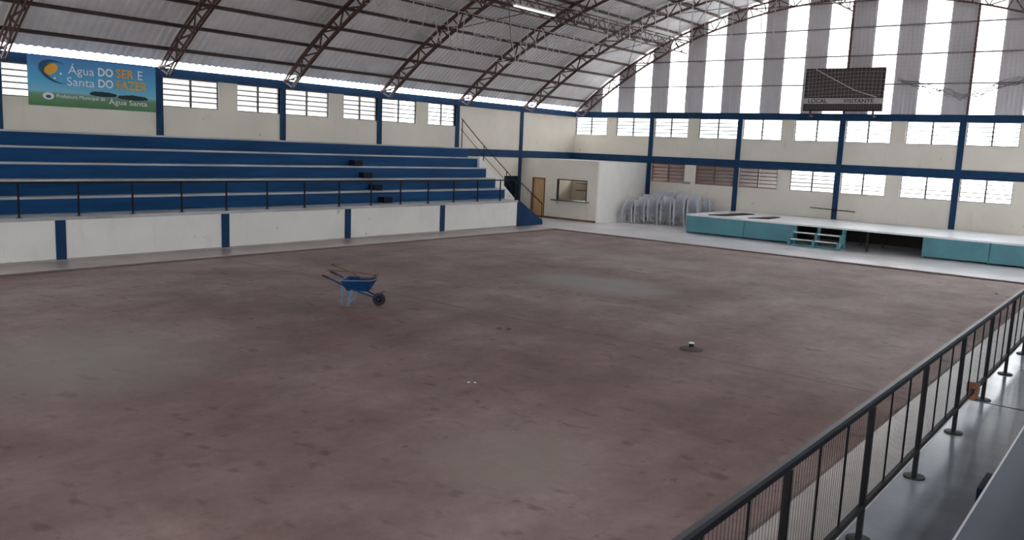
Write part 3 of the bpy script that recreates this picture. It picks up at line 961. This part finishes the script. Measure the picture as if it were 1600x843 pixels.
# ------------------------------------------------------------------ near bleachers and railing (right)
nb = thing('bleachers', 'grey-blue concrete bleachers at the camera side, lower right corner', 'bleachers')
NX = 26.77
for a, b in ((YS, -30.33), (-30.29, -10.05)):
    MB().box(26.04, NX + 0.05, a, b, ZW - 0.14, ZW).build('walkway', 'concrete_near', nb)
MB().box(26.08, 26.2, YS, -10.05, 0, ZW - 0.14).build('front_wall', 'white_wall', nb)
for k in range(5):
    x = NX + 0.6 * k; z0, z1 = ZW + k * RH, ZW + (k + 1) * RH
    x2 = x + 0.66 if k < 4 else W - 0.16
    MB().box(x + 0.05, x + 0.11, YS, YE, z0, z1 - 0.055).build('riser', 'bleacher_blue', nb)
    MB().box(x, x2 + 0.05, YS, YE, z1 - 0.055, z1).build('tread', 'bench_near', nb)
MB().box(26.60, NX + 0.05, -33.30, -32.90, ZW, ZW + 0.13).build('aisle_step', 'navy_paint', nb)

MB().box(NX - 0.012, NX, YS, YE, ZW + RH - 0.05, ZW + RH + 0.001).build('nosing', 'tread_grey', nb)
nr = thing('railing', 'black steel railing with mesh in the right foreground', 'railing')
RXN = 26.14; ZT = 2.14; ZBt = 1.43
MB().box(RXN - 0.014, RXN + 0.014, -43.0, -10.3, ZT - 0.025, ZT).build('top_rail', 'rail_steel', nr)
MB().box(RXN - 0.010, RXN + 0.010, -43.0, -10.3, ZT - 0.06, ZT - 0.025).build('rail_web', 'black_steel', nr)
MB().box(RXN - 0.014, RXN + 0.014, -43.0, -10.3, ZBt - 0.018, ZBt + 0.02).build('bottom_rail', 'black_steel', nr)
pm = MB().box(-0.017, 0.017, -0.017, 0.017, 0, ZT - 0.06 - ZW).mesh('post', 'black_steel')
bm_ = MB().tube([(0, 0, 0), (0, 0, ZT - 0.06 - ZBt - 0.02)], 0.007, 6).mesh('baluster', 'black_steel')
fm = MB().lathe([(0.0, 0.014), (0.075, 0.012), (0.08, 0.0), (0.0, 0.0)], 14).mesh('base_flange', 'black_steel')
y = -35.88 - 1.42 * 4
while y < -10.3:
    link('post', pm, nr, (RXN, y, ZW)); link('base_flange', fm, nr, (RXN, y, ZW))
    for q in (1 / 3, 2 / 3):
        link('baluster', bm_, nr, (RXN, y + 1.42 * q, ZBt + 0.02))
    y += 1.42
mb = MB(); y = -42.0
while y < -14:
    mb.bar((RXN, y, ZBt + 0.02), (RXN, y, ZT - 0.06), 0.0016, 0.0016); y += 0.04
g = mb.build('wire_mesh', 'black_steel', nr); g['kind'] = 'stuff'
rag = MB()
for i in range(6):
    rag.box(RXN - 0.03 - 0.01 * i, RXN + 0.03, -30.86 + 0.03 * i, -30.82 + 0.03 * i, ZBt - 0.09 + 0.02 * (i % 3), ZBt + 0.045)
tag(rag.build('cloth_scrap', 'rag_brown'), 'rust-brown scrap caught on the bottom bar of the near railing', 'cloth')

# ------------------------------------------------------------------ wheelbarrow with tools
F = -0.06
wbr = thing('wheelbarrow', 'blue metal wheelbarrow standing on the dirt court', 'wheelbarrow', (13.42, -27.62, F), math.radians(33))
# local x: forward (to the wheel)
mb = MB()
rim = [(-0.34, -0.32), (0.33, -0.29), (0.42, 0.0), (0.33, 0.29), (-0.34, 0.32)]
base = [(-0.22, -0.20), (0.20, -0.18), (0.25, 0.0), (0.20, 0.18), (-0.22, 0.20)]
n = len(rim); zr, zb = 0.60, 0.34
mb.v = [(x, y, zb) for x, y in base] + [(x, y, zr - (0.03 if x < 0 else 0)) for x, y in rim]
mb.v += [(x * 0.95, y * 0.95, zb + 0.012) for x, y in base] + [(x * 0.97, y * 0.97, zr - (0.03 if x < 0 else 0)) for x, y in rim]
mb.f = [tuple(range(n - 1, -1, -1)), tuple(range(2 * n, 3 * n))]
for i in range(n):
    j = (i + 1) % n
    mb.f += [(i, j, n + j, n + i), (2 * n + j, 2 * n + i, 3 * n + i, 3 * n + j), (n + i, n + j, 3 * n + j, 3 * n + i)]
mb.build('tray', 'barrow_blue', wbr)
MB().tube([(x, y, zr - (0.03 if x < 0 else 0)) for x, y in rim + rim[:1]], 0.012, 6, False).build('tray_rim', 'pale_blue', wbr)
for s in (-1, 1):
    h = MB().tube([(0.50, s * 0.07, 0.165), (0.10, s * 0.17, 0.31), (-0.34, s * 0.25, 0.48), (-0.52, s * 0.28, 0.58), (-0.74, s * 0.28, 0.66)], 0.018, 7).build('handle', 'barrow_blue', wbr)
    MB().tube([(-0.60, s * 0.28, 0.61), (-0.75, s * 0.28, 0.664)], 0.023, 8).build('grip', 'rubber', h)
    MB().tube([(-0.10, s * 0.20, 0.36), (-0.16, s * 0.25, 0.0)], 0.021, 6).build('leg', 'pale_blue', wbr)
    MB().tube([(-0.32, s * 0.23, 0.44), (-0.30, s * 0.25, 0.0), (-0.16, s * 0.25, 0.0)], 0.021, 6).build('leg', 'pale_blue', wbr)
    MB().tube([(-0.31, s * 0.24, 0.16), (-0.14, s * 0.23, 0.16)], 0.012, 6).build('leg_brace', 'pale_blue', wbr)
MB().tube([(-0.16, -0.25, 0.08), (-0.16, 0.25, 0.08)], 0.012, 6).build('leg_brace', 'pale_blue', wbr)
wl_ = MB().lathe([(0.07, -0.04), (0.115, -0.045), (0.145, -0.025), (0.148, 0.0), (0.145, 0.025), (0.115, 0.045), (0.07, 0.04)], 20, (0.47, 0, 0.148), 'y').build('wheel', 'rubber', wbr, True)
MB().lathe([(0.02, -0.05), (0.05, -0.045), (0.074, -0.03), (0.074, 0.03), (0.05, 0.045), (0.02, 0.05)], 16, (0.47, 0, 0.148), 'y').build('hub', 'black_steel', wl_, True)
MB().tube([(0.47, -0.09, 0.15), (0.47, 0.09, 0.15)], 0.012, 6).build('axle', 'grey_steel', wl_)
MB().tube([(0.40, -0.09, 0.23), (0.58, -0.05, 0.33), (0.58, 0.05, 0.33), (0.40, 0.09, 0.23)], 0.013, 6).build('wheel_guard', 'rust_steel', wbr)
# load of earth lumps in the tray
for i, (x, y, r) in enumerate(((0.20, 0.02, 0.09), (0.10, -0.10, 0.08), (0.00, 0.10, 0.10))):
    mb = MB(); random.seed(40 + i)
    prof = [(0.001, -r * 0.6), (r * 0.9, -r * 0.4), (r, 0.0), (r * 0.75, r * 0.45), (0.001, r * 0.6)]
    mb.lathe(prof, 9, (0, 0, 0))
    mb.v = [(a * random.uniform(.8, 1.2), b * random.uniform(.8, 1.2), c) for a, b, c in mb.v]
    o = mb.build('earth_clod', 'earth')
    p = wbr_m = Matrix.Rotation(math.radians(33), 4, 'Z') @ Vector((x, y, 0.352 + 0.55 * r))
    o.location = (13.42 + p.x, -27.62 + p.y, F + p.z)
    tag(o, ('dark lump of rubble at the front of the wheelbarrow', 'dark lump of rubble at the near side of the wheelbarrow', 'largest dark lump of rubble inside the wheelbarrow')[i], 'rubble', 'rubble in the wheelbarrow')
def tool(kind, a, b, label):
    M = Matrix.Rotation(math.radians(33), 4, 'Z')
    t = thing(kind, label, 'tool', (13.42, -27.62, F), math.radians(33))
    MB().tube([a, tuple((Vector(a) + Vector(b)) / 2 + Vector((0, 0, 0.015))), b], 0.017, 7).build('shaft', 'tool_wood', t)
    return t
t = tool('shovel', (-0.66, 0.16, 0.84), (0.08, 0.02, 0.60), 'shovel with wooden shaft lying across the wheelbarrow')
MB().tube([(-0.66, 0.11, 0.85), (-0.66, 0.21, 0.85)], 0.022, 7).build('grip', 'rust_steel', t)
MB().prism([(0.05, -0.09, 0.60), (0.28, -0.10, 0.61), (0.38, 0.0, 0.65), (0.30, 0.12, 0.61), (0.06, 0.12, 0.60)], (0, 0, 0.012)).build('blade', 'rust_steel', t)
t = tool('hoe', (-0.74, 0.05, 0.73), (0.32, 0.14, 0.67), 'hoe with a long shaft lying in the wheelbarrow')
MB().prism([(0.32, 0.04, 0.68), (0.36, 0.04, 0.61), (0.36, 0.26, 0.61), (0.32, 0.26, 0.68)], (0.05, 0, 0.02)).build('blade', 'earth', t)

# ------------------------------------------------------------------ post socket on the halfway line
ps = thing('post_socket', 'small dark round metal base with a white-topped stub on the court', 'socket', (20.63, -25.63, F))
MB().lathe([(0.0, 0.0), (0.22, 0.0), (0.21, 0.02), (0.10, 0.045), (0.0, 0.045)], 18).build('base', 'purlin_steel', ps)
MB().lathe([(0.0, 0.04), (0.045, 0.04), (0.045, 0.11), (0.0, 0.11)], 12).build('stub', 'black_steel', ps)
MB().lathe([(0.0, 0.11), (0.055, 0.11), (0.05, 0.13), (0.0, 0.132)], 12).build('cap', 'lamp_white', ps)

# scattered pale crumbs and stones
stones = [(19.25, -30.42, 'white'), (19.33, -30.36, 'white'), (21.6, -15.95, 'white'), (17.15, -27.16, 'dark'), (17.3, -27.05, 'dark'), (24.0, -12.6, 'pale'), (23.7, -12.2, 'pale'), (24.2, -11.9, 'pale')]
labs = ['left of two tiny white chips on the mid court', 'right of two tiny white chips on the mid court', 'tiny white chip on the court toward the stage',
        'small dark stone on the court left of the halfway seam', 'small dark stone just right of another on the court', 'pale rubble piece near the far end of the near railing',
        'pale rubble piece nearest the stage-side curb by the railing', 'rightmost pale rubble piece by the court corner']
for (x, y, k), lb in zip(stones, labs):
    random.seed(int(x * 100)); r = 0.02 if k == 'white' else 0.05
    mb = MB().lathe([(0.001, -r * 0.5), (r, -r * 0.3), (r * 0.9, r * 0.2), (0.001, r * 0.5)], 7)
    mb.v = [(a * random.uniform(.6, 1.4), b * random.uniform(.6, 1.4), c) for a, b, c in mb.v]
    o = mb.build('stone_chip', {'white': 'lamp_white', 'dark': 'earth', 'pale': 'concrete_apron'}[k], None, False, (x, y, F + r * 0.48))
    tag(o, lb, 'stone')

# brick building outside the low windows
ob = thing('outside_building', 'brown brick building seen through the lower windows by the kiosk', 'building', (4, 2.6, -0.35))
MB().box(-0.6, 7.6, 0, 0.3, 0, 4.2).build('wall', 'brick_outside', ob)
MB().box(-0.8, 7.8, -0.15, 0.45, 4.2, 4.3).build('coping', 'brick_outside', ob)

MB().box(-0.6, 8.6, -2.38, 0.5, 3.75, 3.82).build('light_block_slab', 'brick_outside', ob)  # added slab that keeps daylight off the brick wall
hs = thing('window_dimmer', 'pale block added outside to dim the high bleacher windows', 'building', (-13, -22, -0.35))  # made-up block that cuts the brightness in the left windows
MB().box(-6, 0, -26, 20, 0, 6.65).build('wall', 'dimmer_wall', hs)
MB().prism([(-6.4, -26.4, 6.65), (0.1, -26.4, 6.65), (-3, -26.4, 6.95)], (0, 46.8, 0)).build('roof', 'dimmer_roof', hs)
